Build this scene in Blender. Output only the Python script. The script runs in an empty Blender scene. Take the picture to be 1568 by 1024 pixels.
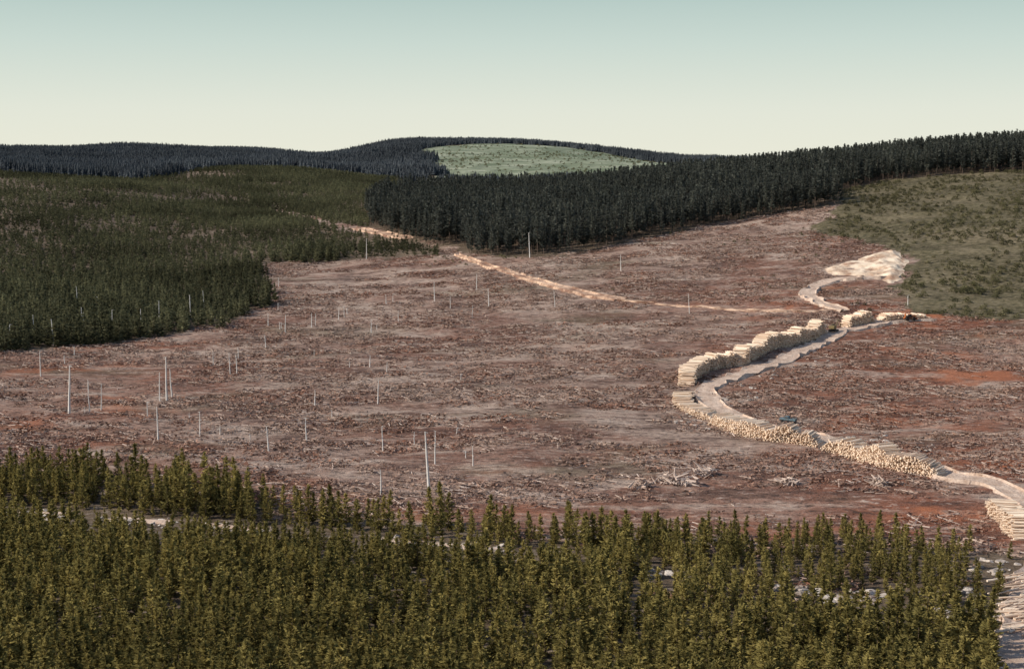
import bpy, bmesh, numpy as np, math, random
from mathutils import Vector, Matrix
random.seed(3); rng=np.random.RandomState(11)
sc=bpy.context.scene
# ------------------------------------------------------------------ terrain heights (metres)
PX=[-500,0,200,400,500,560,700,850,1000,1150,1300,1430,1568,2100]
TK=np.array([(p-784)/2178 for p in PX])
R={-140:[70]*13,0:[77.5]*13,30:[60]*13,60:[45]*13,120:[21]*13,200:[6]*13,300:[0]*13,
400:[3,2,2,1,0,0,0,0,0,0,0,1,3],500:[3,1.5,1,1,1,1.5,2,2,3,3,3,3,6],600:[3,1.4,0.5,1.5,2,3,5,7,8,9,9,10,14],
700:[6,4.5,3,4.5,6,9,13,15,17,20,21,23,28],800:[10,8,6.5,10,13,18,22,27,29,33,37,41,48],900:[16,14,12,16,19,28,29,34,40,46,52,56,64],
1050:[27,24.5,21,22,27,34,36,42,50,60,67,72,80],1250:[42,40,34,31,34,34,41,51,59,68,72,81,92],1500:[62,63,53,39,41,34,38,46,55,60,62,70,80],
1800:[52,50,46,60,47,38,40,46,55,56,58,62,70],2200:[50,52,50,54,48,48,50,52,58,58,58,60,60],2800:[68,68,66,60,66,86,86,66,58,55,55,55,55],
3600:[84,92,92,82,100,112,104,62,50,50,50,50,50],5000:[60,60,60,60,55,70,65,50,45,45,45,45,45],8000:[40]*13,15000:[20]*13}
for k_,v_ in R.items(): v_.insert(4,{1800:61,2800:54,3600:48}.get(k_,v_[3]*.37+v_[4]*.63))
YK=np.array(sorted(R)); TAB=np.array([R[y] for y in YK],float)
UO=160.0
u0,u1=math.log(20.0),math.log(15160.0); GU,GT=900,300
U=np.linspace(u0,u1,GU); T=np.linspace(-.6,.6,GT); YY=np.exp(U)-UO
A=np.array([np.interp(YY,YK,TAB[:,j]) for j in range(len(PX))]).T
F=np.array([np.interp(T,TK,A[i]) for i in range(GU)])
def gk(s):
    n=int(3*s)+1; k=np.exp(-.5*(np.arange(-n,n+1)/s)**2); return k/k.sum()
def blur(F,s,ax):
    k=gk(s); n=len(k)//2
    pad=[(0,0),(0,0)]; pad[ax]=(n,n)
    return np.apply_along_axis(lambda v:np.convolve(v,k,'valid'),ax,np.pad(F,pad,mode='edge'))
F=blur(F,0.035/((u1-u0)/GU),0); F=blur(F,0.020/(1.2/GT),1)
LAT=np.random.RandomState(5).rand(256,256)
def vn(x,y):
    x=np.asarray(x,float); y=np.asarray(y,float)
    xi=np.floor(x).astype(int); yi=np.floor(y).astype(int); fx=x-xi; fy=y-yi
    fx=fx*fx*(3-2*fx); fy=fy*fy*(3-2*fy)
    a=LAT[xi&255,yi&255]; b=LAT[(xi+1)&255,yi&255]; c=LAT[xi&255,(yi+1)&255]; d=LAT[(xi+1)&255,(yi+1)&255]
    return (a*(1-fx)+b*fx)*(1-fy)+(c*(1-fx)+d*fx)*fy-.5
def zf(x,y):
    x=np.asarray(x,float); y=np.asarray(y,float)
    t=np.clip(x/np.maximum(y,100.0),-.599,.599); u=np.log(np.clip(y+UO,21,15100))
    a=(u-u0)/(u1-u0)*(GU-1); b=(t+.6)/1.2*(GT-1)
    ai=np.clip(np.floor(a).astype(int),0,GU-2); bi=np.clip(np.floor(b).astype(int),0,GT-2); fa=a-ai; fb=b-bi
    z=(F[ai,bi]*(1-fb)+F[ai,bi+1]*fb)*(1-fa)+(F[ai+1,bi]*(1-fb)+F[ai+1,bi+1]*fb)*fa
    k=np.clip(y/300-.3,0,1); kc=np.clip((y-320)/60,0,1)*np.clip((1100-y)/100,0,1)
    return z+k*(vn(x/70,y/70)*2.2+vn(x/23+9,y/23)*.9)+vn(x/8,y/8+4)*.35+kc*vn(x/17+2,y/11)*1.1+np.clip((y-1300)/1500,0,1)*(vn(x/400+3,y/400)*16+vn(x/160,y/160)*6)+np.clip((-x-60)/150,0,1)*np.clip((y-850)/250,0,1)*vn(x/130+5,y/260)*11
def pip(x,y,poly):
    r=np.zeros(x.shape,bool); n=len(poly)
    for i in range(n):
        x1,y1=poly[i]; x2,y2=poly[(i+1)%n]
        if y1==y2: continue
        c=((y1>y)!=(y2>y))&(x<(x2-x1)*(y-y1)/(y2-y1)+x1); r^=c
    return r
def dpl(x,y,pl):
    d=np.full(x.shape,1e9)
    for (x1,y1),(x2,y2) in zip(pl[:-1],pl[1:]):
        vx,vy=x2-x1,y2-y1; t=np.clip(((x-x1)*vx+(y-y1)*vy)/(vx*vx+vy*vy),0,1)
        d=np.minimum(d,np.hypot(x-x1-t*vx,y-y1-t*vy))
    return d
# ------------------------------------------------------------------ plan of the valley (x east, y north, metres)
fgB=[(-420,395),(-128,347),(-102,341),(-76,331),(-58,319),(-46,309),(-32,303),(-1,290),(43,287),(77,284),(100,272),(220,262)]
ditch=[(-200,326),(-114,312),(-106,311),(-77,302),(-61,297),(-42,293),(-22,283),(-3,276),(10,272),(30,262),(45,252)]
ditchparts=[[(-150,318),(-114,311),(-97,308)],[(-88,305),(-82,303),(-74,301)],[(-66,299),(-60,297),(-52,295)],[(-27,286),(-15,281),(-3,276)]]
leftB=[(-700,520),(-201,554),(-160,600),(-131,637),(-121,709),(-141,800),(-156,862),(-121,864),(-87,849),(-36,833),(-50,883),(-99,1011)]
LFP=leftB+[(-125,1250),(-110,1650),(-160,1950),(-370,1950),(-440,1600),(-1500,1600)]
standB=[(-99,1011),(-81,963),(-56,906),(-17,818),(28,802),(63,830),(129,892),(172,903),(211,909),(218,980),(237,1006),(267,1034),(313,1030),(366,1022),(520,1010),(900,1050)]
DSP=standB+[(900,1750),(-130,1750),(-125,1250)]
GSP=[(211,912),(176,840),(194,772),(206,728),(184,669),(175,615),(193,600),(217,598),(420,585),(900,700),(900,1050),(520,1010),(366,1022),(313,1030),(267,1034),(237,1006),(218,980)]
PCP=[(-170,3180),(-180,2700),(-120,2300),(-110,1850),(330,1850),(330,2650),(260,3000),(60,3330),(-90,3300)]
roadA=[(-115,1031),(-93,989),(-68,934),(-48,874),(-32,833),(-20,801),(-1,758),(22,712),(37,688),(51,667),(79,646),(101,630),(127,619),(145,621)]
roadB=[(146,618),(137,638),(138,659),(147,683),(159,694),(171,694),(182,697)]
pitP=[(157,725),(175,738),(194,754),(206,752),(206,728),(194,694),(181,675),(177,693),(166,700),(156,704)]
roadC=[(178,600),(164,596),(149,590),(135,578),(121,555),(106,529),(91,505),(77,487),(69,476),(64,464),(64,448),(68,432),(73,417),(85,401),(93,384),(104,360),(108,344),(114,339),(117,333),(118,322),(116,299),(108,276),(98,256),(87,232),(81,216),(74,197),(64,165)]
pathL=[(-209,1270),(-174,1176),(-127,1048),(-100,1000)]
slabs=[(51,243),(62,240),(57,236),(71,228),(88,260),(93,265),(27,254),(80,240),(78,226)]
decks=[([(55,458),(55,442),(58,428),(62,423)],2.4,5.2),([(58,474),(65,493),(74,506),(82,509)],5.2,4.8),([(81,507),(92,529),(106,548),(126,574)],5.6,4.8),([(138,588),(151,595)],4.6,4.8),([(154,596),(165,599),(177,601)],2.6,4.8),
([(61,417),(65,405),(73,392),(85,384)],4.6,5.2),([(85,378),(92,367),(98,352),(106,344)],4.8,5.2),([(109,310),(107,296),(105,283)],4.8,5.2)]
# ------------------------------------------------------------------ helpers
def lk(nt,a,b): nt.links.new(a,b)
class Mat:
    def __init__(s,name):
        s.m=bpy.data.materials.new(name); s.m.use_nodes=True; s.nt=s.m.node_tree; s.b=s.nt.nodes['Principled BSDF']
        s.b.inputs['Specular IOR Level'].default_value=.15; s.b.inputs['Roughness'].default_value=.9
    def n(s,t): return s.nt.nodes.new(t)
    def set(s,inp,v):
        if isinstance(v,bpy.types.NodeSocket): s.nt.links.new(v,inp)
        else: inp.default_value=v
    def mix(s,f,a,b,bt='MIX'):
        q=s.nt.nodes.new('ShaderNodeMix'); q.data_type='RGBA'; q.blend_type=bt
        s.set(q.inputs[0],f)
        for i,v in ((6,a),(7,b)):
            if isinstance(v,tuple) and len(v)==3: v=v+(1,)
            s.set(q.inputs[i],v)
        return q.outputs[2]
    def math(s,op,a,b=0.0,clamp=False):
        q=s.nt.nodes.new('ShaderNodeMath'); q.operation=op; q.use_clamp=clamp
        s.set(q.inputs[0],a); s.set(q.inputs[1],b); return q.outputs[0]
    def ramp(s,v,lo,hi,a=0.0,b=1.0):
        q=s.nt.nodes.new('ShaderNodeMapRange'); s.set(q.inputs[0],v)
        for i,x in ((1,lo),(2,hi),(3,a),(4,b)): q.inputs[i].default_value=x
        return q.outputs[0]
    def noise(s,scale,detail=4,vec=None,sx=(1,1,1),rough=.6):
        if vec is None: vec=s.pos()
        mp=s.nt.nodes.new('ShaderNodeMapping'); mp.inputs['Scale'].default_value=sx; s.nt.links.new(vec,mp.inputs[0])
        q=s.nt.nodes.new('ShaderNodeTexNoise'); q.inputs['Scale'].default_value=scale; q.inputs['Detail'].default_value=detail; q.inputs['Roughness'].default_value=rough
        s.nt.links.new(mp.outputs[0],q.inputs['Vector']); return q.outputs[0]
    def pos(s):
        if not hasattr(s,'_p'): s._p=s.nt.nodes.new('ShaderNodeNewGeometry').outputs['Position']
        return s._p
    def attr(s,name):
        q=s.nt.nodes.new('ShaderNodeAttribute'); q.attribute_name=name; return q
    def col(s,v): s.set(s.b.inputs['Base Color'],v if not isinstance(v,tuple) else v+(1,)); return s.m
    def leaf(s,v,tr=.35):
        nt=s.nt; nt.nodes.remove(s.b); d=nt.nodes.new('ShaderNodeBsdfDiffuse'); l=nt.nodes.new('ShaderNodeBsdfTranslucent'); m=nt.nodes.new('ShaderNodeMixShader'); m.inputs[0].default_value=tr
        lk(nt,v,d.inputs[0]); lk(nt,v,l.inputs[0]); lk(nt,d.outputs[0],m.inputs[1]); lk(nt,l.outputs[0],m.inputs[2]); lk(nt,m.outputs[0],nt.nodes['Material Output'].inputs[0]); return s.m
    def bump(s,h,st,d):
        q=s.nt.nodes.new('ShaderNodeBump'); q.inputs['Strength'].default_value=st; q.inputs['Distance'].default_value=d
        s.set(q.inputs['Height'],h); s.nt.links.new(q.outputs[0],s.b.inputs['Normal'])
def mesh(name,V,Fc,mats=(),mi=None,attrs=None,link=True,smooth=False):
    me=bpy.data.meshes.new(name); me.from_pydata([tuple(v) for v in V],[],[tuple(f) for f in Fc])
    for m in mats: me.materials.append(m)
    if mi is not None: me.polygons.foreach_set('material_index',np.asarray(mi,np.int32))
    for k,v in (attrs or {}).items():
        a=me.attributes.new(k,'FLOAT','POINT'); a.data.foreach_set('value',np.asarray(v,np.float32))
    if smooth: me.polygons.foreach_set('use_smooth',[True]*len(me.polygons))
    ob=bpy.data.objects.new(name,me)
    if link: sc.collection.objects.link(ob)
    return ob
# ------------------------------------------------------------------ materials
def terrain_mat():
    t=Mat('terrain_ground'); z=t.attr('zone'); sep=t.n('ShaderNodeSeparateColor'); lk(t.nt,z.outputs['Color'],sep.inputs[0])
    red=t.attr('red').outputs['Fac']
    n_big=t.noise(.014,4); n_mid=t.noise(.075,5,sx=(.4,1,1)); n_fine=t.noise(.55,5,sx=(.55,1,1),rough=.75); n_vf=t.noise(2.2,3,rough=.7)
    c=t.mix(t.ramp(n_big,.42,.58),(.205,.105,.074),(.37,.265,.210))
    c=t.mix(red,c,(.235,.085,.046))
    c=t.mix(t.ramp(t.noise(.022,3,sx=(.7,1,1)),.54,.66,0,.55),c,(.15,.135,.085))
    c=t.mix(t.ramp(n_mid,.5,.64,0,.85),c,(.45,.345,.28))
    c=t.mix(t.ramp(n_mid,.48,.34,0,.9),c,(.092,.048,.036))
    c=t.mix(t.ramp(n_fine,.48,.37,0,.85),c,(.042,.027,.021))
    c=t.mix(t.ramp(n_fine,.56,.67,0,.8),c,(.60,.48,.40))
    c=t.mix(t.ramp(n_vf,.55,.75,0,.35),c,(.58,.48,.42))
    c=t.mix(t.math('MULTIPLY',t.ramp(t.noise(.03,4),.54,.64,0,.85),t.math('ADD',red,.10)),c,(.38,.14,.07))
    g=t.mix(t.ramp(n_mid,.35,.65),(.078,.064,.034),(.155,.130,.070))
    g=t.mix(t.ramp(t.noise(.02,4),.5,.68,0,.7),g,(.25,.20,.125))
    g=t.mix(t.ramp(n_fine,.5,.68,0,.7),g,(.32,.265,.18))
    g=t.mix(t.ramp(n_fine,.5,.36,0,.85),g,(.03,.028,.016))
    p=t.mix(t.ramp(t.noise(.02,5),.38,.62),(.15,.18,.11),(.36,.38,.275))
    p=t.mix(t.ramp(t.noise(.006,4),.46,.62,0,.75),p,(.14,.17,.10))
    p=t.mix(t.ramp(t.noise(.06,4),.56,.66,0,.8),p,(.10,.12,.09))
    f=t.mix(t.ramp(n_mid,.35,.65),(.08,.055,.036),(.17,.125,.085))
    f=t.mix(t.ramp(n_fine,.52,.68,0,.7),f,(.42,.35,.29))
    o=t.mix(sep.outputs[0],f,c); o=t.mix(sep.outputs[1],o,g); o=t.mix(sep.outputs[2],o,p)
    t.bump(n_fine,1.0,1.2); return t.col(o)
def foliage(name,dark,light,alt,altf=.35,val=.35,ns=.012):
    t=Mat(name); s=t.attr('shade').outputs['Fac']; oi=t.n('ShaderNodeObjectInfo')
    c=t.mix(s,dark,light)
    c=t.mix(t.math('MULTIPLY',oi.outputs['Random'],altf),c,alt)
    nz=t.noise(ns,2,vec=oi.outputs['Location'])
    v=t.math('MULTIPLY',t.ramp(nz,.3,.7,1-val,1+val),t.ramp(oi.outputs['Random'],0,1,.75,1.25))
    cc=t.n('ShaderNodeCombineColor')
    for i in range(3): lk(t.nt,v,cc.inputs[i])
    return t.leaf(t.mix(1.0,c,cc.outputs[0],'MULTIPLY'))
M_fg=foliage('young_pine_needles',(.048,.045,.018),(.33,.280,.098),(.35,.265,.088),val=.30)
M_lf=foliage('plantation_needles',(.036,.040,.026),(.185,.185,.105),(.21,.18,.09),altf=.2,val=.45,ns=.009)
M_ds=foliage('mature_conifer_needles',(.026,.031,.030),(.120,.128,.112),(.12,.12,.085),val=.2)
M_far=foliage('haze_tinted_conifer_needles',(.048,.055,.064),(.130,.143,.158),(.115,.13,.135),val=.25,ns=.003)  # distance haze put into the needle colour: paler and bluer
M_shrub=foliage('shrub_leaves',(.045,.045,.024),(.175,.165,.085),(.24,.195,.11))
t=Mat('bark'); t.col(t.mix(t.noise(3,2),(.10,.07,.055),(.24,.17,.13))); M_bark=t.m
t=Mat('snag_wood'); t.col(t.mix(t.noise(.7,3),(.58,.54,.50),(.84,.80,.75))); M_snag=t.m
t=Mat('slash_wood'); s=t.attr('shade').outputs['Fac']; oi=t.n('ShaderNodeObjectInfo')
t.col(t.mix(t.math('MULTIPLY',oi.outputs['Random'],.6),t.mix(s,(.18,.11,.09),(.72,.60,.52)),(.36,.25,.19))); M_sw=t.m
t=Mat('slash_brush'); s=t.attr('shade').outputs['Fac']; oi=t.n('ShaderNodeObjectInfo')
nb_=t.noise(.02,2,vec=oi.outputs['Location'])
c=t.mix(t.math('MULTIPLY',oi.outputs['Random'],.6),t.mix(s,(.080,.042,.032),(.38,.25,.19)),(.30,.13,.080))
t.col(t.mix(t.ramp(nb_,.42,.62,0,.45),c,(.38,.30,.245))); M_sb=t.m
t=Mat('road_dirt'); n=t.noise(.35,5); c=t.mix(t.ramp(n,.35,.65),(.42,.30,.23),(.66,.52,.42)); c=t.mix(t.ramp(t.noise(1.6,4),.5,.7,0,.6),c,(.28,.18,.13)); t.bump(t.noise(1.5,5),.8,.4); t.col(c); M_road=t.m
t=Mat('road_tan_dirt'); n=t.noise(.12,5); c=t.mix(t.ramp(n,.4,.6),(.24,.14,.10),(.66,.46,.33)); c=t.mix(t.ramp(t.noise(.6,4),.5,.66,0,.75),c,(.22,.12,.08)); t.bump(t.noise(1.5,5),.8,.5); t.col(c); M_roadO=t.m
t=Mat('pit_gravel'); n=t.noise(.10,6); c=t.mix(t.ramp(n,.38,.6),(.48,.33,.23),(.80,.66,.51)); c=t.mix(t.ramp(t.noise(.14,5),.52,.62,0,.85),c,(.36,.21,.14)); t.bump(t.noise(.5,5),.8,.8); t.col(c); M_pit=t.m
t=Mat('rock'); oi=t.n('ShaderNodeObjectInfo'); t.bump(t.noise(2.5,4),.8,.3); t.col(t.mix(t.ramp(oi.outputs['Random'],0,1),(.26,.21,.18),t.mix(t.noise(.8,3),(.42,.37,.33),(.74,.66,.58)))); M_rock=t.m
t=Mat('log_bark_pale'); s=t.attr('shade').outputs['Fac']; t.col(t.mix(s,(.58,.41,.29),(.93,.78,.62))); M_lb=t.m
t=Mat('log_cut_end'); s=t.attr('shade').outputs['Fac']; t.col(t.mix(s,(.74,.54,.38),(.92,.76,.60))); M_le=t.m
def paint(name,c,rough=.45):
    t=Mat(name); t.b.inputs['Roughness'].default_value=rough; t.col(t.mix(t.ramp(t.noise(1.8,5),.45,.7,0,.6),c,(.16,.11,.08))); return t.m
M_blue=paint('faded_blue_paint',(.13,.19,.22)); M_or=paint('orange_paint',(.50,.17,.06)); M_dk=paint('dark_steel',(.03,.03,.035)); M_yel=paint('dull_yellow_paint',(.22,.17,.08)); M_tire=paint('tire_rubber',(.02,.02,.02),.9); M_gl=paint('window_glass',(.03,.04,.05),.1)
# ------------------------------------------------------------------ terrain
Yv=np.concatenate([np.linspace(-125,100,46),np.exp(np.linspace(math.log(102.5),math.log(14500),700))])
s=np.sinh(np.linspace(-1.9,1.9,560))/np.sinh(1.9)*1.1
X=(Yv[:,None]+160)*s[None,:]; Y=np.repeat(Yv[:,None],560,1); Z=zf(X,Y)
wx=X+vn(X/14,Y/14)*12+vn(X/5+7,Y/5)*5; wy=Y+vn(X/14+50,Y/14)*16+vn(X/5,Y/5+30)*7
LF=pip(wx,wy,LFP); DS=pip(wx,wy,DSP); GS=pip(wx,wy,GSP); PC=pip(wx,wy,PCP)
fgy=np.interp(wx,[q[0] for q in fgB],[q[1] for q in fgB]); FGm=wy<fgy
CC=~(LF|DS|GS|PC|FGm)&(wy<1100)
CC|=(np.array(dpl(X,Y,pathL))<10)
n,m=X.shape; idx=np.arange(n*m).reshape(n,m)
Q=np.stack([idx[:-1,:-1],idx[:-1,1:],idx[1:,1:],idx[1:,:-1]],-1).reshape(-1,4)
red=np.clip((X-60)/60,0,1)*np.clip((720-Y)/90,0,1)*.9+np.clip((-60-X)/90,0,1)*np.clip((640-Y)/100,0,1)*.6+np.clip((400-Y)/90,0,1)*.45
red=np.clip(red*(.8+1.2*vn(X/40,Y/60))+.0,0,1)
ter=mesh('terrain',np.stack([X,Y,Z],-1).reshape(-1,3).tolist(),Q.tolist(),[terrain_mat()],attrs={'red':red.ravel()},smooth=True)
ca=ter.data.attributes.new('zone','FLOAT_COLOR','POINT')
ca.data.foreach_set('color',np.stack([CC,GS,PC,np.ones_like(CC)],-1).astype(np.float32).ravel())
# ------------------------------------------------------------------ roads
def cr(pts,step):
    P=[np.array(p,float) for p in pts]; P=[2*P[0]-P[1]]+P+[2*P[-1]-P[-2]]; out=[]
    for i in range(1,len(P)-2):
        k=max(2,int(np.linalg.norm(P[i+1]-P[i])/step))
        for j in range(k):
            t=j/k; out.append(.5*((2*P[i])+(-P[i-1]+P[i+1])*t+(2*P[i-1]-5*P[i]+4*P[i+1]-P[i+2])*t*t+(-P[i-1]+3*P[i]-3*P[i+1]+P[i+2])*t**3))
    out.append(P[-2]); return np.array(out)
def road(name,pts,w,mat,berm=.5,seed=1,w0=1.0):
    C=cr(pts,1.2); Tn=np.gradient(C,axis=0); Tn/=np.linalg.norm(Tn,axis=1)[:,None]; N=np.stack([Tn[:,1],-Tn[:,0]],1)
    prof=[(-.5,-1.8,-.8),(-.5,-.8,berm),(-.5,0,.35),(-.25,0,.3),(0,0,.36),(.25,0,.3),(.5,0,.35),(.5,.8,berm),(.5,1.8,-.8)]
    k=np.arange(len(C)); V=[]
    wd=w*(1+.6*vn(k/7.0,np.full(len(k),seed*3.3)))*np.linspace(w0,1,len(k))
    for (a,b,h) in prof:
        jit=vn(k/2.5,np.full(len(k),seed*7.1+a*5+b))*2.2
        P=C+N*(a*wd+b+ (jit if b else 0))[:,None]
        zz=zf(P[:,0],P[:,1])*.5+zf(C[:,0],C[:,1])*.5 if abs(b)<1 else zf(P[:,0],P[:,1])
        V.append(np.column_stack([P,zz+h+(jit*.5 if abs(b)==.8 else 0)]))
    V=np.stack(V,1); L,K=V.shape[:2]; id=np.arange(L*K).reshape(L,K)
    q=np.stack([id[:-1,:-1],id[:-1,1:],id[1:,1:],id[1:,:-1]],-1).reshape(-1,4)
    return mesh(name,V.reshape(-1,3).tolist(),q.tolist(),[mat])
road('dirt_road',roadC,5.4,M_road,.6,1)
road('skid_road',roadA[4:10],5,M_roadO,1.0,2,.35)
road('skid_road',roadA[:3],6,M_roadO,.9,7)
road('access_track',roadA[9:],2.2,M_roadO,.4,5)
road('spur_road',roadB,5.0,M_road,.9,3)
for i,dp in enumerate(ditchparts): road('gravel_bank',dp,.8,M_road,.2,9+i)
gx=np.arange(148,214,1.0); gy=np.arange(668,762,1.5); GX,GY=np.meshgrid(gx,gy)
ins=pip(GX+vn(GX/5,GY/5)*5,GY+vn(GX/5+5,GY/5)*7,pitP)
dd=np.clip(dpl(GX,GY,pitP+[pitP[0]])/7,0,1)*ins
GZ=zf(GX,GY)-.6+dd*(1.3+.4*np.clip((GX-170)/30,0,1)+vn(GX/9,GY/12)*1.8+vn(GX/3.5,GY/4)*1.0)
id=np.arange(GX.size).reshape(GX.shape); q=np.stack([id[:-1,:-1],id[:-1,1:],id[1:,1:],id[1:,:-1]],-1).reshape(-1,4)
keep=ins.ravel()[q].any(1); mesh('gravel_pit',np.stack([GX,GY,GZ],-1).reshape(-1,3).tolist(),q[keep].tolist(),[M_pit])
# ------------------------------------------------------------------ generic cylinders
def cyl(V,Fc,a,b,ra,rb,n=6,caps=True):
    a=np.array(a,float); b=np.array(b,float); d=b-a; d/=np.linalg.norm(d)+1e-9
    u=np.cross(d,[0,0,1] if abs(d[2])<.9 else [1,0,0]); u/=np.linalg.norm(u); v=np.cross(d,u); o=len(V); k0=len(Fc)
    for i in range(n):
        an=2*math.pi*i/n; e=u*math.cos(an)+v*math.sin(an); V.append(a+e*ra); V.append(b+e*rb)
    for i in range(n):
        j=(i+1)%n; Fc.append((o+2*i,o+2*j,o+2*j+1,o+2*i+1))
    if caps: Fc.append(tuple(o+2*i for i in range(n))[::-1]); Fc.append(tuple(o+2*i+1 for i in range(n)))
    return len(Fc)-k0
# ------------------------------------------------------------------ conifers
def conifer(name,H,Rad,nw,nb,npos,leaf,bare,mat,seed,col,tr=.09,power=.75,fill=2):
    r=random.Random(seed); V=[];Fc=[];sh=[];mi=[]
    k=cyl(V,Fc,(0,0,-.3),(0,0,H*.97),tr*H/7,.01,5,False); sh+=[.5]*len(V); mi+=[0]*k
    for w in range(nw):
        f=(w+r.random()*.7)/nw; z=H*(bare+(1-bare)*f)
        env=Rad*((1-f)**power)*(.75+.5*r.random())+.05
        if f<.12: env*=.7
        for b in range(nb):
            if r.random()<.14: continue
            an=r.random()*6.283; L=env*(.65+.5*r.random()); up=.35 if f>.6 else .12
            for p in range(npos):
                q=(p+.6+r.random()*.5)/npos; rr=L*q
                c=np.array([math.cos(an)*rr,math.sin(an)*rr,z+rr*up+(r.random()-.5)*H/nw])
                for _ in range(fill):
                    s_=leaf*(.7+.6*r.random())*(1.1-.45*f)
                    o=len(V)
                    d1=np.array([math.cos(an+r.uniform(-.7,.7)),math.sin(an+r.uniform(-.7,.7)),r.uniform(-.1,.7)])
                    d2=np.array([r.uniform(-1,1),r.uniform(-1,1),r.uniform(-.6,.9)])
                    V+= [c-d1*s_*.5-d2*s_*.35, c-d1*s_*.2+d2*s_*.45, c+d1*s_*.8]
                    Fc.append((o,o+1,o+2)); mi.append(1)
                    v=min(1,max(0,.15+.6*q+.25*f+r.uniform(-.25,.25))); sh+=[v*.7,v,min(1,v*1.25)]  # crown's inner shade put into the colour: darker near trunk
    for _ in range(5):
        o=len(V); a=r.random()*6.28; c=np.array([0,0,H*(.93+.06*r.random())]); e=np.array([math.cos(a),math.sin(a),0])*leaf*.25
        V+=[c-e,c+e,c+np.array([0,0,leaf*.9])]; Fc.append((o,o+1,o+2)); mi.append(1); sh+=[.6,.6,.9]
    ob=mesh(name,V,Fc,[M_bark,mat],mi,{'shade':sh},link=False); col.objects.link(ob); return ob
def coll(n): return bpy.data.collections.new(n)
C_fg=coll('young_pine_kinds'); C_lf=coll('plantation_kinds'); C_lf2=coll('small_plantation_kinds'); C_ds=coll('mature_kinds'); C_far=coll('far_kinds'); C_sl=coll('slash_kinds'); C_sh=coll('shrub_kinds'); C_rk=coll('rock_kinds')
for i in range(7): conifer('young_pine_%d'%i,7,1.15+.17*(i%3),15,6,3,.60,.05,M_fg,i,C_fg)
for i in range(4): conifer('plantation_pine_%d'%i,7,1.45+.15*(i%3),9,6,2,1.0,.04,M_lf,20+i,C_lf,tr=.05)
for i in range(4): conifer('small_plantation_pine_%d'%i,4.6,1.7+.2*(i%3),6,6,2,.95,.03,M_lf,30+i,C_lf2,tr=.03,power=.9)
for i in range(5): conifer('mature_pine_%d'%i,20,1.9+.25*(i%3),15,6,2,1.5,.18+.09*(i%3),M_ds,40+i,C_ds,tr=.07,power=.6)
def patch(name,seed):
    r=random.Random(seed); V=[];Fc=[];sh=[]
    for k in range(14):
        cx,cy=r.uniform(-10,10),r.uniform(-10,10); H=r.uniform(11,17); Rr=r.uniform(2.2,3.4)
        for lv in range(5):
            z0=H*(.12+.17*lv); R_=Rr*(1-lv/5.6); o=len(V); nn=6; ph=r.random()*6
            for i in range(nn):
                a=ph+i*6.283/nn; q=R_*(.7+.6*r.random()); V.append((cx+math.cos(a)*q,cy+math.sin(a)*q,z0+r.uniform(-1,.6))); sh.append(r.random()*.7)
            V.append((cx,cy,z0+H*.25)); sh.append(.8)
            for i in range(nn): Fc.append((o+i,o+(i+1)%nn,o+nn))
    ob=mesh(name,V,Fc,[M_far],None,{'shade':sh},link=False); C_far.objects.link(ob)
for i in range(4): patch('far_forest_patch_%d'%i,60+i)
def slash(name,seed,nst,nbr,big):
    r=random.Random(seed); V=[];Fc=[];sh=[];mi=[]
    for _ in range(nst):
        x,y=r.gauss(0,1.5),r.gauss(0,1.1); a=r.gauss(0,.7) if r.random()<.6 else r.random()*3.14; L=r.uniform(.6,big); rad=r.uniform(.04,.10)
        d=np.array([math.cos(a),math.sin(a),r.uniform(-.12,.16)])*L/2; c=np.array([x,y,r.uniform(.05,.4)]); n0=len(V)
        k=cyl(V,Fc,c-d,c+d,rad,rad*.6,3,False); mi+=[0]*k; v=r.random()**1.4; sh+=[v]*(len(V)-n0)
    for _ in range(nbr):
        x,y=r.gauss(0,1.4),r.gauss(0,.95); z=abs(r.gauss(0,.27)); s_=r.uniform(.25,.65); o=len(V); c=np.array([x,y,z])
        for q in range(3): V.append(c+np.array([r.uniform(-1,1),r.uniform(-1,1),r.uniform(-.4,.6)])*s_)
        Fc.append((o,o+1,o+2)); mi.append(1); v=r.random(); sh+=[v,v*.8,v]
    ob=mesh(name,V,Fc,[M_sw,M_sb],mi,{'shade':sh},link=False); C_sl.objects.link(ob)
slash('slash_a',1,5,50,2.6); slash('slash_b',2,7,40,2.4); slash('slash_c',3,2,60,2); slash('slash_d',4,4,40,4.5); slash('slash_e',5,10,28,2.2); slash('slash_f',6,1,60,2)
for i in range(3):
    r=random.Random(80+i); V=[];Fc=[];sh=[]
    for _ in range(70):
        a=r.random()*6.28; e=r.random(); rr=.9*math.sqrt(r.random()); z=(1-rr*rr)*r.uniform(.3,1.4); c=np.array([math.cos(a)*rr,math.sin(a)*rr,z]); o=len(V)
        for q in range(3): V.append(c+np.array([r.uniform(-1,1),r.uniform(-1,1),r.uniform(-.8,1)])*.3)
        Fc.append((o,o+1,o+2)); sh+=[min(1,z*.6+r.random()*.3)]*3
    ob=mesh('shrub_%d'%i,V,Fc,[M_shrub],None,{'shade':sh},link=False); C_sh.objects.link(ob)
for i in range(4):
    bm=bmesh.new(); bmesh.ops.create_icosphere(bm,subdivisions=2,radius=1); r=random.Random(90+i)
    pl=[(Vector((r.gauss(0,1),r.gauss(0,1),r.gauss(0,1))).normalized(),r.uniform(.4,.75)) for _ in range(11)]
    for v in bm.verts:
        for nn,d in pl:
            k=v.co.dot(nn)
            if k>d: v.co-=nn*(k-d)
        v.co.z*=.5; v.co.x*=1.4
    me=bpy.data.meshes.new('rock_%d'%i); bm.to_mesh(me); bm.free(); me.materials.append(M_rock); ob=bpy.data.objects.new('rock_%d'%i,me); C_rk.objects.link(ob)
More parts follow.
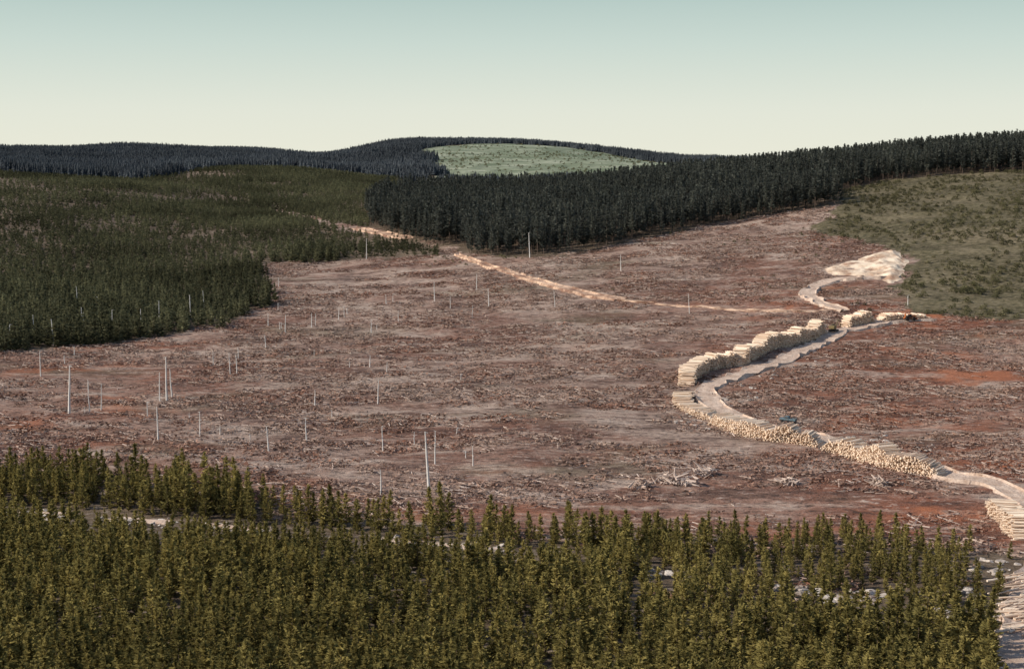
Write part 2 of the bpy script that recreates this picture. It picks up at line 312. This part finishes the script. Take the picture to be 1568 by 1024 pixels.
# ------------------------------------------------------------------ scattering
def scatter(name,x,y,scl,col,dz=0.0,rot=None,mis=0.0):
    n=len(x); z=zf(x,y)+dz
    me=bpy.data.meshes.new(name); me.vertices.add(n); me.vertices.foreach_set('co',np.column_stack([x,y,z]).astype(np.float32).ravel())
    for k,v,ty in (('scl',scl,'FLOAT'),('rz',rng.rand(n)*6.283 if rot is None else rot,'FLOAT'),('tilt',rng.randn(n)*mis,'FLOAT')):
        a=me.attributes.new(k,ty,'POINT'); a.data.foreach_set('value',np.asarray(v,np.float32))
    a=me.attributes.new('kind','INT','POINT'); a.data.foreach_set('value',rng.randint(0,len(col.objects),n).astype(np.int32))
    ob=bpy.data.objects.new(name,me); sc.collection.objects.link(ob)
    g=bpy.data.node_groups.new(name+'_instancer','GeometryNodeTree')
    g.interface.new_socket('Geometry',in_out='INPUT',socket_type='NodeSocketGeometry'); g.interface.new_socket('Geometry',in_out='OUTPUT',socket_type='NodeSocketGeometry')
    N=g.nodes; gi=N.new('NodeGroupInput'); go=N.new('NodeGroupOutput'); ip=N.new('GeometryNodeInstanceOnPoints'); ci=N.new('GeometryNodeCollectionInfo')
    ci.inputs['Collection'].default_value=col; ci.inputs['Separate Children'].default_value=True; ci.inputs['Reset Children'].default_value=True
    def na(nm,ty):
        q=N.new('GeometryNodeInputNamedAttribute'); q.data_type=ty; q.inputs[0].default_value=nm; return [o for o in q.outputs if o.enabled and o.name=='Attribute'][0]
    cx=N.new('ShaderNodeCombineXYZ'); g.links.new(na('rz','FLOAT'),cx.inputs[2]); tl=na('tilt','FLOAT'); g.links.new(tl,cx.inputs[0])
    g.links.new(gi.outputs[0],ip.inputs['Points']); g.links.new(ci.outputs[0],ip.inputs['Instance']); ip.inputs['Pick Instance'].default_value=True
    g.links.new(na('kind','INT'),ip.inputs['Instance Index']); g.links.new(cx.outputs[0],ip.inputs['Rotation']); g.links.new(na('scl','FLOAT'),ip.inputs['Scale']); g.links.new(ip.outputs[0],go.inputs[0])
    md=ob.modifiers.new('instances','NODES'); md.node_group=g; return ob
def jgrid(x0,x1,y0,y1,sp,j=.48,tmax=.43,pad=22):
    gx=np.arange(x0,x1,sp); gy=np.arange(y0,y1,sp); a,b=np.meshgrid(gx,gy); a=a+rng.uniform(-j,j,a.shape)*sp; b=b+rng.uniform(-j,j,b.shape)*sp
    a=a.ravel(); b=b.ravel(); k=np.abs(a)<b*tmax+pad; return a[k],b[k]
# foreground pines
x,y=jgrid(-220,220,110,400,2.9)
fy=np.interp(x,[q[0] for q in fgB],[q[1] for q in fgB])+vn(x/6,y/6)*16
dy=np.interp(x,[q[0] for q in ditch],[q[1] for q in ditch])-y
dmin=np.min([dpl(x,y+4,p_) for p_ in ditchparts],axis=0)
gap=(dy>-3)&(dy<5+vn(x/8,y/8)*16)&(x<12)|((dmin<9+vn(x/7,y/7)*5)&(dy>-3))
k=(y<fy)&~(gap&(rng.rand(len(x))<.93))&(dpl(x,y,roadC)>4.8)
dens=.92+vn(x/22,y/22)*.6
right=np.clip((x-0)/45,0,1)*np.clip((y-190)/40,0,1); dens-=right*(.10+.60*vn(x/7+3,y/7))
edge=np.clip((y-fy+14)/14,0,1); dens-=edge*.3
for sx,sy in slabs[:9]: dens-=1.0*np.exp(-((x-sx)**2/24+(y-sy+6)**2/85))
k&=rng.rand(len(x))<dens; x=x[k];y=y[k]; dyk=dy[k]; dm=dmin[k]
scl=(.78+.50*rng.rand(len(x)))*(1+.45*vn(x/18,y/18)); scl*=1-.28*np.clip((x+10)/60,0,1)*np.clip((y-195)/50,0,1)
scl*=np.where((dyk>-4)&(dm<24),np.clip(.42+np.maximum(dyk-6,0)*.028,0,1),1)
scl*=np.where(rng.rand(len(x))<.2,.62,1)
scatter('young_pine_forest',x,y,scl,C_fg,mis=.03)
x,y=jgrid(-760,0,520,1960,3.9)
k=pip(x+vn(x/10,y/10)*10,y+vn(x/10+7,y/10)*14,LFP)&(dpl(x,y,pathL)>6+8*vn(x/20,y/20))&(dpl(x,y,roadA[:3])>9)&(dpl(x,y,roadA)>4)
near=np.clip((900-y+vn(x/30,y/40)*160)/150,0,1); dens=.72+.28*near+vn(x/45,y/60)*.9-.12*(1-near)
k&=rng.rand(len(x))<dens; x=x[k];y=y[k]; near=near[k]
big=rng.rand(len(x))<near; vv=(.60+.7*rng.rand(len(x)))*(1+.5*vn(x/60,y/80))
scatter('pine_plantation',x[big],y[big],(1.02*vv)[big],C_lf)
scatter('young_pine_plantation',x[~big],y[~big],(.95*vv)[~big],C_lf2)
x,y=jgrid(-150,820,790,1420,4.7)
k=pip(x+vn(x/12,y/12)*10,y+vn(x/12+7,y/12)*16,DSP)&(rng.rand(len(x))<.90-.4*(y>1300)); x=x[k];y=y[k]
scl=(.62+.52*rng.rand(len(x)))*(1+.25*vn(x/50,y/50)); scatter('mature_pine_stand',x,y,scl*np.where(rng.rand(len(x))<.14,.62,1),C_ds)
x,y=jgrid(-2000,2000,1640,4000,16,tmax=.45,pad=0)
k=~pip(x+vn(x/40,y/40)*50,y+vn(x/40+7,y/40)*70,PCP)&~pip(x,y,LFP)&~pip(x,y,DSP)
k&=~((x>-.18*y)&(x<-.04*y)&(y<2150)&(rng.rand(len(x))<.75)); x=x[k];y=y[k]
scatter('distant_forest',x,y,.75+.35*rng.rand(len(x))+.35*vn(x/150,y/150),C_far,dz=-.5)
x,y=jgrid(-200,360,1850,3300,16,tmax=1,pad=900); k=pip(x,y,PCP)&(rng.rand(len(x))<.45+vn(x/90,y/140)); x=x[k];y=y[k]
scatter('distant_clearing_shrubs',x,y,1.2+1.5*rng.rand(len(x)),C_sh)
x,y=jgrid(-420,480,225,1050,3.4)
wx=x+vn(x/14,y/14)*12; wy=y+vn(x/14+50,y/14)*16
fy=np.interp(wx,[q[0] for q in fgB],[q[1] for q in fgB])
k=((wy>fy-12)|((x>20)&(rng.rand(len(x))<.35)))&~pip(wx,wy,LFP)&~pip(wx,wy,DSP)&~pip(wx,wy,GSP)&(dpl(x,y,roadC)>5.5)&(dpl(x,y,roadA[4:])>4.5)&(dpl(x,y,roadB)>5.5)&~pip(x,y,pitP)
k&=rng.rand(len(x))<.48+vn(x/34,y/12)*1.4; x=x[k];y=y[k]
scatter('logging_slash',x,y,.7+.9*rng.rand(len(x)),C_sl,rot=rng.randn(len(x))*.5+np.where(rng.rand(len(x))<.5,0,3.14))
x,y=jgrid(120,560,590,1050,4.0); k=pip(x+vn(x/10,y/10)*12,y+vn(x/10+7,y/10)*14,GSP)&(rng.rand(len(x))<.5+vn(x/20,y/30)*1.5); x=x[k];y=y[k]
scatter('hillside_shrubs',x,y,.4+1.3*rng.rand(len(x))**2+.4,C_sh)
x,y=jgrid(-60,240,600,900,6); k=~pip(x,y,DSP)&~pip(x,y,LFP)&~pip(x,y,pitP)&(dpl(x,y,roadC)>7)&(dpl(x,y,roadB)>7)&(rng.rand(len(x))<np.clip(vn(x/22,y/30)*1.6-.25+.5*np.exp(-dpl(x,y,standB[3:7])/12),0,1)); x=x[k];y=y[k]
scatter('clearing_shrubs',x,y,.5+.8*rng.rand(len(x)),C_sh)
x=np.array([206,209,213,216,211,204.]);y=np.array([650,653,648,655,660,656.]); scatter('dark_shrub_thicket',x,y,np.array([2.4,3,2.8,2.2,2.6,1.8]),C_sh)
rx=[];ry=[];rsz=[]
for cx,cy,nn,sp,sz in [(53,418,16,2.5,.9),(58,410,10,2,.8),(74,454,14,4,.9),(81,464,12,4,.8),(90,487,10,4,.8),(98,400,10,3,.7),(104,392,12,4,.8),(107,378,12,4,.8),(112,377,8,3,.8),(111,519,12,5,.8),(110,285,8,4,.8)]:
    for _ in range(nn): rx.append(cx+random.gauss(0,sp)); ry.append(cy+random.gauss(0,sp*1.5)); rsz.append(sz*random.uniform(.3,1.2))
for sx,sy in slabs[:9]:
    for _ in range(14): rx.append(sx+random.gauss(0,2.6)); ry.append(sy+random.gauss(0,1.8)); rsz.append(random.uniform(.3,1.5))
for dp in ditchparts:
    for pnt in cr(dp,1.0):
        if pnt[0]>-128:
            for _ in range(3): rx.append(pnt[0]+random.gauss(0,1.2)); ry.append(pnt[1]-1+random.gauss(0,2)); rsz.append(random.uniform(.25,1.05))
scatter('boulders',np.array(rx),np.array(ry),np.array(rsz),C_rk,dz=.1)
# ------------------------------------------------------------------ snags
SN=[(-168,501,40),(-135,427,75),(-127,433,42),(-114,454,45),(-112,455,68),(-111,458,48),(-109,419,25),(-97,383,55),(-88,394,38),(-101,504,35),(-99,506,32),(-65,373,38),(-57,388,38),(-63,448,25),(-43,449,38),(-31,328,40),(-35,379,40),(-20,335,90),(-20,362,52),(-10,359,32),(-99,616,28),(-89,627,22),(-88,632,20),(-80,651,18),(-78,657,18),(-62,697,14),(-59,701,12),(-38,695,30),(-18,720,25),(-11,672,28),(20,660,25),(-87,849,32),(-51,634,20),(-129,428,30),(-188,578,42),(57,743,25),(10,801,38),(-125,759,15),(176,629,15),(-55,428,12),(79,629,30)]
rr_=random.Random(77)
for _ in range(34):
    yy=rr_.uniform(360,700); SN.append((rr_.uniform(-.33,-.02)*yy,yy,rr_.uniform(8,22)))
for q in [(-203,600),(-185,611),(-176,622),(-165,628),(-160,640),(-195,640),(-150,660),(-205,575),(-150,690),(-215,700)]: SN.append((q[0],q[1],rr_.uniform(30,42)))
for i,(x,y,hp) in enumerate(SN):
    H=hp*y/2178; r=random.Random(i); V=[];Fc=[]; n=7; z0=float(zf(x,y))-.4; bx=by=0; lx=r.gauss(0,.03); ly=r.gauss(0,.03); rb=(.14+.011*H)*r.uniform(.8,1.25)+ (.08 if hp>60 else 0)
    for k in range(n):
        f0,f1=k/n,(k+1)/n; a=(x+bx+lx*H*f0,y+by+ly*H*f0,z0+(H+.4)*f0); nb=(bx+r.gauss(0,.03),by+r.gauss(0,.03)); b=(x+nb[0]+lx*H*f1,y+nb[1]+ly*H*f1,z0+(H+.4)*f1); bx,by=nb
        cyl(V,Fc,a,b,rb*(1-.6*f0),rb*(1-.6*f1),6,k in(0,n-1))
        if f0>.35 and r.random()<.8:
            for _ in range(r.randint(1,3)):
                an=r.random()*6.28; L=r.uniform(.3,1.1); cyl(V,Fc,b,(b[0]+math.cos(an)*L,b[1]+math.sin(an)*L,b[2]+r.uniform(-.3,.3)),.05,.02,3)
    mesh('dead_tree_snag',V,Fc,[M_snag])
# ------------------------------------------------------------------ log decks
for di,(pl,hh,ln) in enumerate(decks):
    C=cr(pl,.42); V=[];Fc=[];mi=[];sh=[]; r=random.Random(di); L=len(C); Tn=np.gradient(C,axis=0); Tn/=np.linalg.norm(Tn,axis=1)[:,None]
    for i in range(L):
        e=min(i,L-1-i)*.42; h=hh*min(1,.25+e/3.5)*(.85+.6*float(vn(i/11.0,di*3.7))+.16*r.random()); nrm=np.array([Tn[i,1],-Tn[i,0]])
        zb=min(float(zf(*(C[i]+nrm*2.5))),float(zf(*(C[i]-nrm*2.5)))); k=0; z=.2; co_=float(vn(i/10.0,di*2.1+40))*1.8
        while z<h:
            ll=ln+r.uniform(-.8,.8); off=co_+r.gauss(0,.3); tw=r.gauss(0,.07); d=np.array([nrm[0]+Tn[i,0]*tw,nrm[1]+Tn[i,1]*tw])
            c=C[i]+nrm*off+Tn[i]*(.2 if k%2 else 0)+Tn[i]*r.gauss(0,.06); rad=r.uniform(.15,.24); n0=len(V)
            a=(*(c-d*ll/2),zb+z+r.gauss(0,.06)); b=(*(c+d*ll/2),zb+z+r.gauss(0,.10)); cyl(V,Fc,a,b,rad,rad*.85,6); mi+=[0]*6+[1,1]; v=r.random(); sh+=[v]*(len(V)-n0)
            z+=.35; k+=1
    mesh('log_deck',V,Fc,[M_lb,M_le],mi,{'shade':sh})
V=[];Fc=[];sh=[]; r=random.Random(9)
for _ in range(60):
    f=r.random(); cx=79+f*14+r.gauss(0,1.5); cy=214+f*40+r.gauss(0,2); a=.35+r.gauss(0,.25); L=r.uniform(3,6.5); d=np.array([math.cos(a),math.sin(a),0])*L/2; zz=float(zf(cx,cy))+.75; n0=len(V); rd=r.uniform(.12,.24)
    cyl(V,Fc,np.array([cx,cy,zz])-d,np.array([cx,cy,zz+r.uniform(0,.3)])+d,rd,rd*.7,6); sh+=[r.random()]*(len(V)-n0)
mesh('loose_log_pile',V,Fc,[M_lb],None,{'shade':sh})
for i,(x,y,w) in enumerate([(31,334,2.8),(38,339,4.2),(42,337,3.4),(48,346,3.6),(67,336,2.6),(88,335,2.8)]):
    r=random.Random(200+i); V=[];Fc=[];sh=[]; z0=float(zf(x,y))
    for _ in range(44):
        a=r.random()*6.28; L=r.uniform(1,w*1.3); el=r.uniform(-.1,.75); c=np.array([x+r.gauss(0,w*.38),y+r.gauss(0,w*.3),z0+abs(r.gauss(.2,w*.25))]); d=np.array([math.cos(a)*math.cos(el),math.sin(a)*math.cos(el),math.sin(el)])*L/2
        n0=len(V); rr=r.uniform(.09,.32); cyl(V,Fc,c-d,c+d,rr,rr*.5,5); sh+=[.5+.5*r.random()]*(len(V)-n0)
    mesh('brush_pile',V,Fc,[M_sw],None,{'shade':sh})
# ------------------------------------------------------------------ vehicles
def box(name,par,loc,size,mat,bev=.06,taper=None,rot=(0,0,0)):
    bm=bmesh.new(); bmesh.ops.create_cube(bm,size=1)
    for v in bm.verts:
        if taper and v.co.z>0: v.co.x=v.co.x*taper[0]+taper[2]; v.co.y*=taper[1]
        v.co=Vector((v.co.x*size[0],v.co.y*size[1],v.co.z*size[2]))
    bmesh.ops.bevel(bm,geom=bm.edges[:],offset=bev,segments=2,affect='EDGES')
    me=bpy.data.meshes.new(name); bm.to_mesh(me); bm.free(); me.materials.append(mat); o=bpy.data.objects.new(name,me); o.location=loc; o.rotation_euler=rot; o.parent=par; sc.collection.objects.link(o); return o
def wheel(name,par,loc,rad,w):
    V=[];Fc=[]; x,y,z=loc; cyl(V,Fc,(x,y-w/2,z),(x,y+w/2,z),rad,rad,18); cyl(V,Fc,(x,y-w/2-.03,z),(x,y+w/2+.03,z),rad*.5,rad*.5,12)
    o=mesh(name,V,Fc,[M_tire,M_dk],[0]*20+[1]*14); o.parent=par; return o
def empty(name,x,y,rz,dz=.4):
    e=bpy.data.objects.new(name,None); e.location=(x,y,float(zf(x,y))+dz); e.rotation_euler=(0,0,rz); sc.collection.objects.link(e); return e
e=empty('pickup_truck',83,421,2.6)
box('chassis',e,(0,0,.55),(5,1.7,.3),M_dk); box('hood',e,(1.7,0,.95),(1.5,1.85,.55),M_blue,.12); box('cab_body',e,(.35,0,.98),(1.6,1.9,.65),M_blue,.1)
box('cab_roof',e,(.3,0,1.55),(1.55,1.8,.6),M_blue,.12,(.75,.85,-.03)); box('windshield',e,(1.0,0,1.5),(.06,1.4,.42),M_gl,.01,rot=(0,-.35,0)); box('side_window',e,(.3,0,1.52),(1.0,1.78,.34),M_gl,.02)
box('bed_side_left',e,(-1.5,.9,.98),(2.1,.1,.6),M_blue,.03); box('bed_side_right',e,(-1.5,-.9,.98),(2.1,.1,.6),M_blue,.03); box('tailgate',e,(-2.5,0,.98),(.1,1.7,.6),M_blue,.03); box('bed_floor',e,(-1.5,0,.75),(2,1.68,.08),M_dk,.02); box('bumper',e,(2.52,0,.6),(.12,1.8,.2),M_snag,.03)
for i,(a,b) in enumerate(((1.6,.85),(1.6,-.85),(-1.6,.85),(-1.6,-.85))): wheel('wheel_%d'%(i+1),e,(a,b,.4),.4,.26)
def skidder(x,y,rz,mat,nm,s=1):
    e=empty(nm,x,y,rz); e.scale=(s,s,s)
    box('front_frame',e,(1.5,0,1.15),(2.6,1.1,.6),mat,.08); box('engine_hood',e,(1.9,0,1.75),(1.9,1.1,.8),mat,.12); box('rear_frame',e,(-1.4,0,1.15),(2.4,1.1,.6),mat,.08)
    box('cab',e,(.2,0,2.0),(1.3,1.3,1.3),M_dk,.08,(.9,.9,0)); box('cab_roof',e,(.2,0,2.72),(1.5,1.5,.12),mat,.04); box('blade',e,(3.2,0,.8),(.18,2.4,.9),mat,.05); box('arch',e,(-1.9,0,2.2),(.4,.9,1.6),mat,.08); box('winch',e,(-1.2,0,1.7),(.7,.8,.5),M_dk,.08)
    for i,(a,b) in enumerate(((1.6,1.05),(1.6,-1.05),(-1.5,1.05),(-1.5,-1.05))): wheel('wheel_%d'%(i+1),e,(a,b,.8),.8,.6)
skidder(167,594,.3,M_or,'log_skidder')
e=empty('log_loader',131,575,.9)
for sgn in(-1,1):
    box('track_%s'%('left' if sgn>0 else 'right'),e,(0,sgn*1.2,.5),(4.2,.6,.9),M_dk,.25)
box('undercarriage',e,(0,0,.7),(2.4,1.9,.5),M_dk); box('turntable',e,(0,0,1.1),(1.6,1.6,.3),M_dk); box('engine_house',e,(-.9,0,1.9),(2.4,2.5,1.3),M_yel,.12); box('cab',e,(1.0,.75,2.1),(1.3,1.0,1.8),M_dk,.1,(.9,.9,0)); box('cab_roof',e,(1,.75,3.03),(1.2,1,.1),M_yel,.03)
V=[];Fc=[]; cyl(V,Fc,(.8,-.4,1.6),(3.4,-.4,4.6),.25,.2,4); cyl(V,Fc,(3.4,-.4,4.6),(5.6,-.4,3.2),.2,.15,4); cyl(V,Fc,(5.6,-.4,3.2),(5.6,-.4,2.5),.08,.08,6)
for q in(-.5,.5): cyl(V,Fc,(5.6,-.4,2.5),(5.6+q,-.4,2.0),.1,.1,4); cyl(V,Fc,(5.6+q,-.4,2.0),(5.6+q*.4,-.4,1.4),.1,.04,4)
o=mesh('boom_and_grapple',V,Fc,[M_yel]); o.parent=e
# ------------------------------------------------------------------ sky, sun, camera
el=math.radians(34); sund=Vector((-.94,-.14,0)).normalized()*math.cos(el)+Vector((0,0,math.sin(el)))
w=bpy.data.worlds.new('World'); sc.world=w; w.use_nodes=True; nt=w.node_tree; bg=nt.nodes['Background']
sk=nt.nodes.new('ShaderNodeTexSky'); sk.sky_type='NISHITA'; sk.sun_disc=False; sk.sun_elevation=el; sk.sun_rotation=math.atan2(sund.x,sund.y)
tc=nt.nodes.new('ShaderNodeTexCoord'); sp=nt.nodes.new('ShaderNodeSeparateXYZ'); nt.links.new(tc.outputs['Generated'],sp.inputs[0])
rp=nt.nodes.new('ShaderNodeValToRGB'); nt.links.new(sp.outputs[2],rp.inputs[0]); E=rp.color_ramp.elements
E[0].position=0.0; E[0].color=(.85,.85,.72,1); E[1].position=.125; E[1].color=(.40,.54,.51,1)
for ps,c in ((.03,(.78,.81,.71,1)),(.075,(.60,.70,.64,1))): q=E.new(ps); q.color=c
vs=nt.nodes.new('ShaderNodeVectorMath'); vs.operation='SCALE'; vs.inputs['Scale'].default_value=10/1.25; nt.links.new(rp.outputs[0],vs.inputs[0])
mr=nt.nodes.new('ShaderNodeMapRange'); nt.links.new(sp.outputs[2],mr.inputs[0]); mr.inputs[1].default_value=.1; mr.inputs[2].default_value=.4; mr.inputs[3].default_value=.92; mr.inputs[4].default_value=0
mx=nt.nodes.new('ShaderNodeMix'); mx.data_type='RGBA'; nt.links.new(mr.outputs[0],mx.inputs[0]); nt.links.new(sk.outputs[0],mx.inputs[6]); nt.links.new(vs.outputs[0],mx.inputs[7]); nt.links.new(mx.outputs[2],bg.inputs[0]); bg.inputs[1].default_value=.125
l=bpy.data.lights.new('sun','SUN'); l.energy=4.8; l.angle=math.radians(.5); l.color=(1,.92,.80); lo=bpy.data.objects.new('sun',l); lo.rotation_euler=sund.to_track_quat('Z','Y').to_euler(); sc.collection.objects.link(lo)
c=bpy.data.cameras.new('camera'); c.lens=50; c.sensor_width=36; c.clip_start=.5; c.clip_end=30000; co=bpy.data.objects.new('camera',c); co.location=(0,0,80); co.rotation_euler=(math.radians(90-7.25),0,0); sc.collection.objects.link(co); sc.camera=co
sc.view_settings.view_transform='Standard'; sc.view_settings.look='None'; sc.view_settings.exposure=0
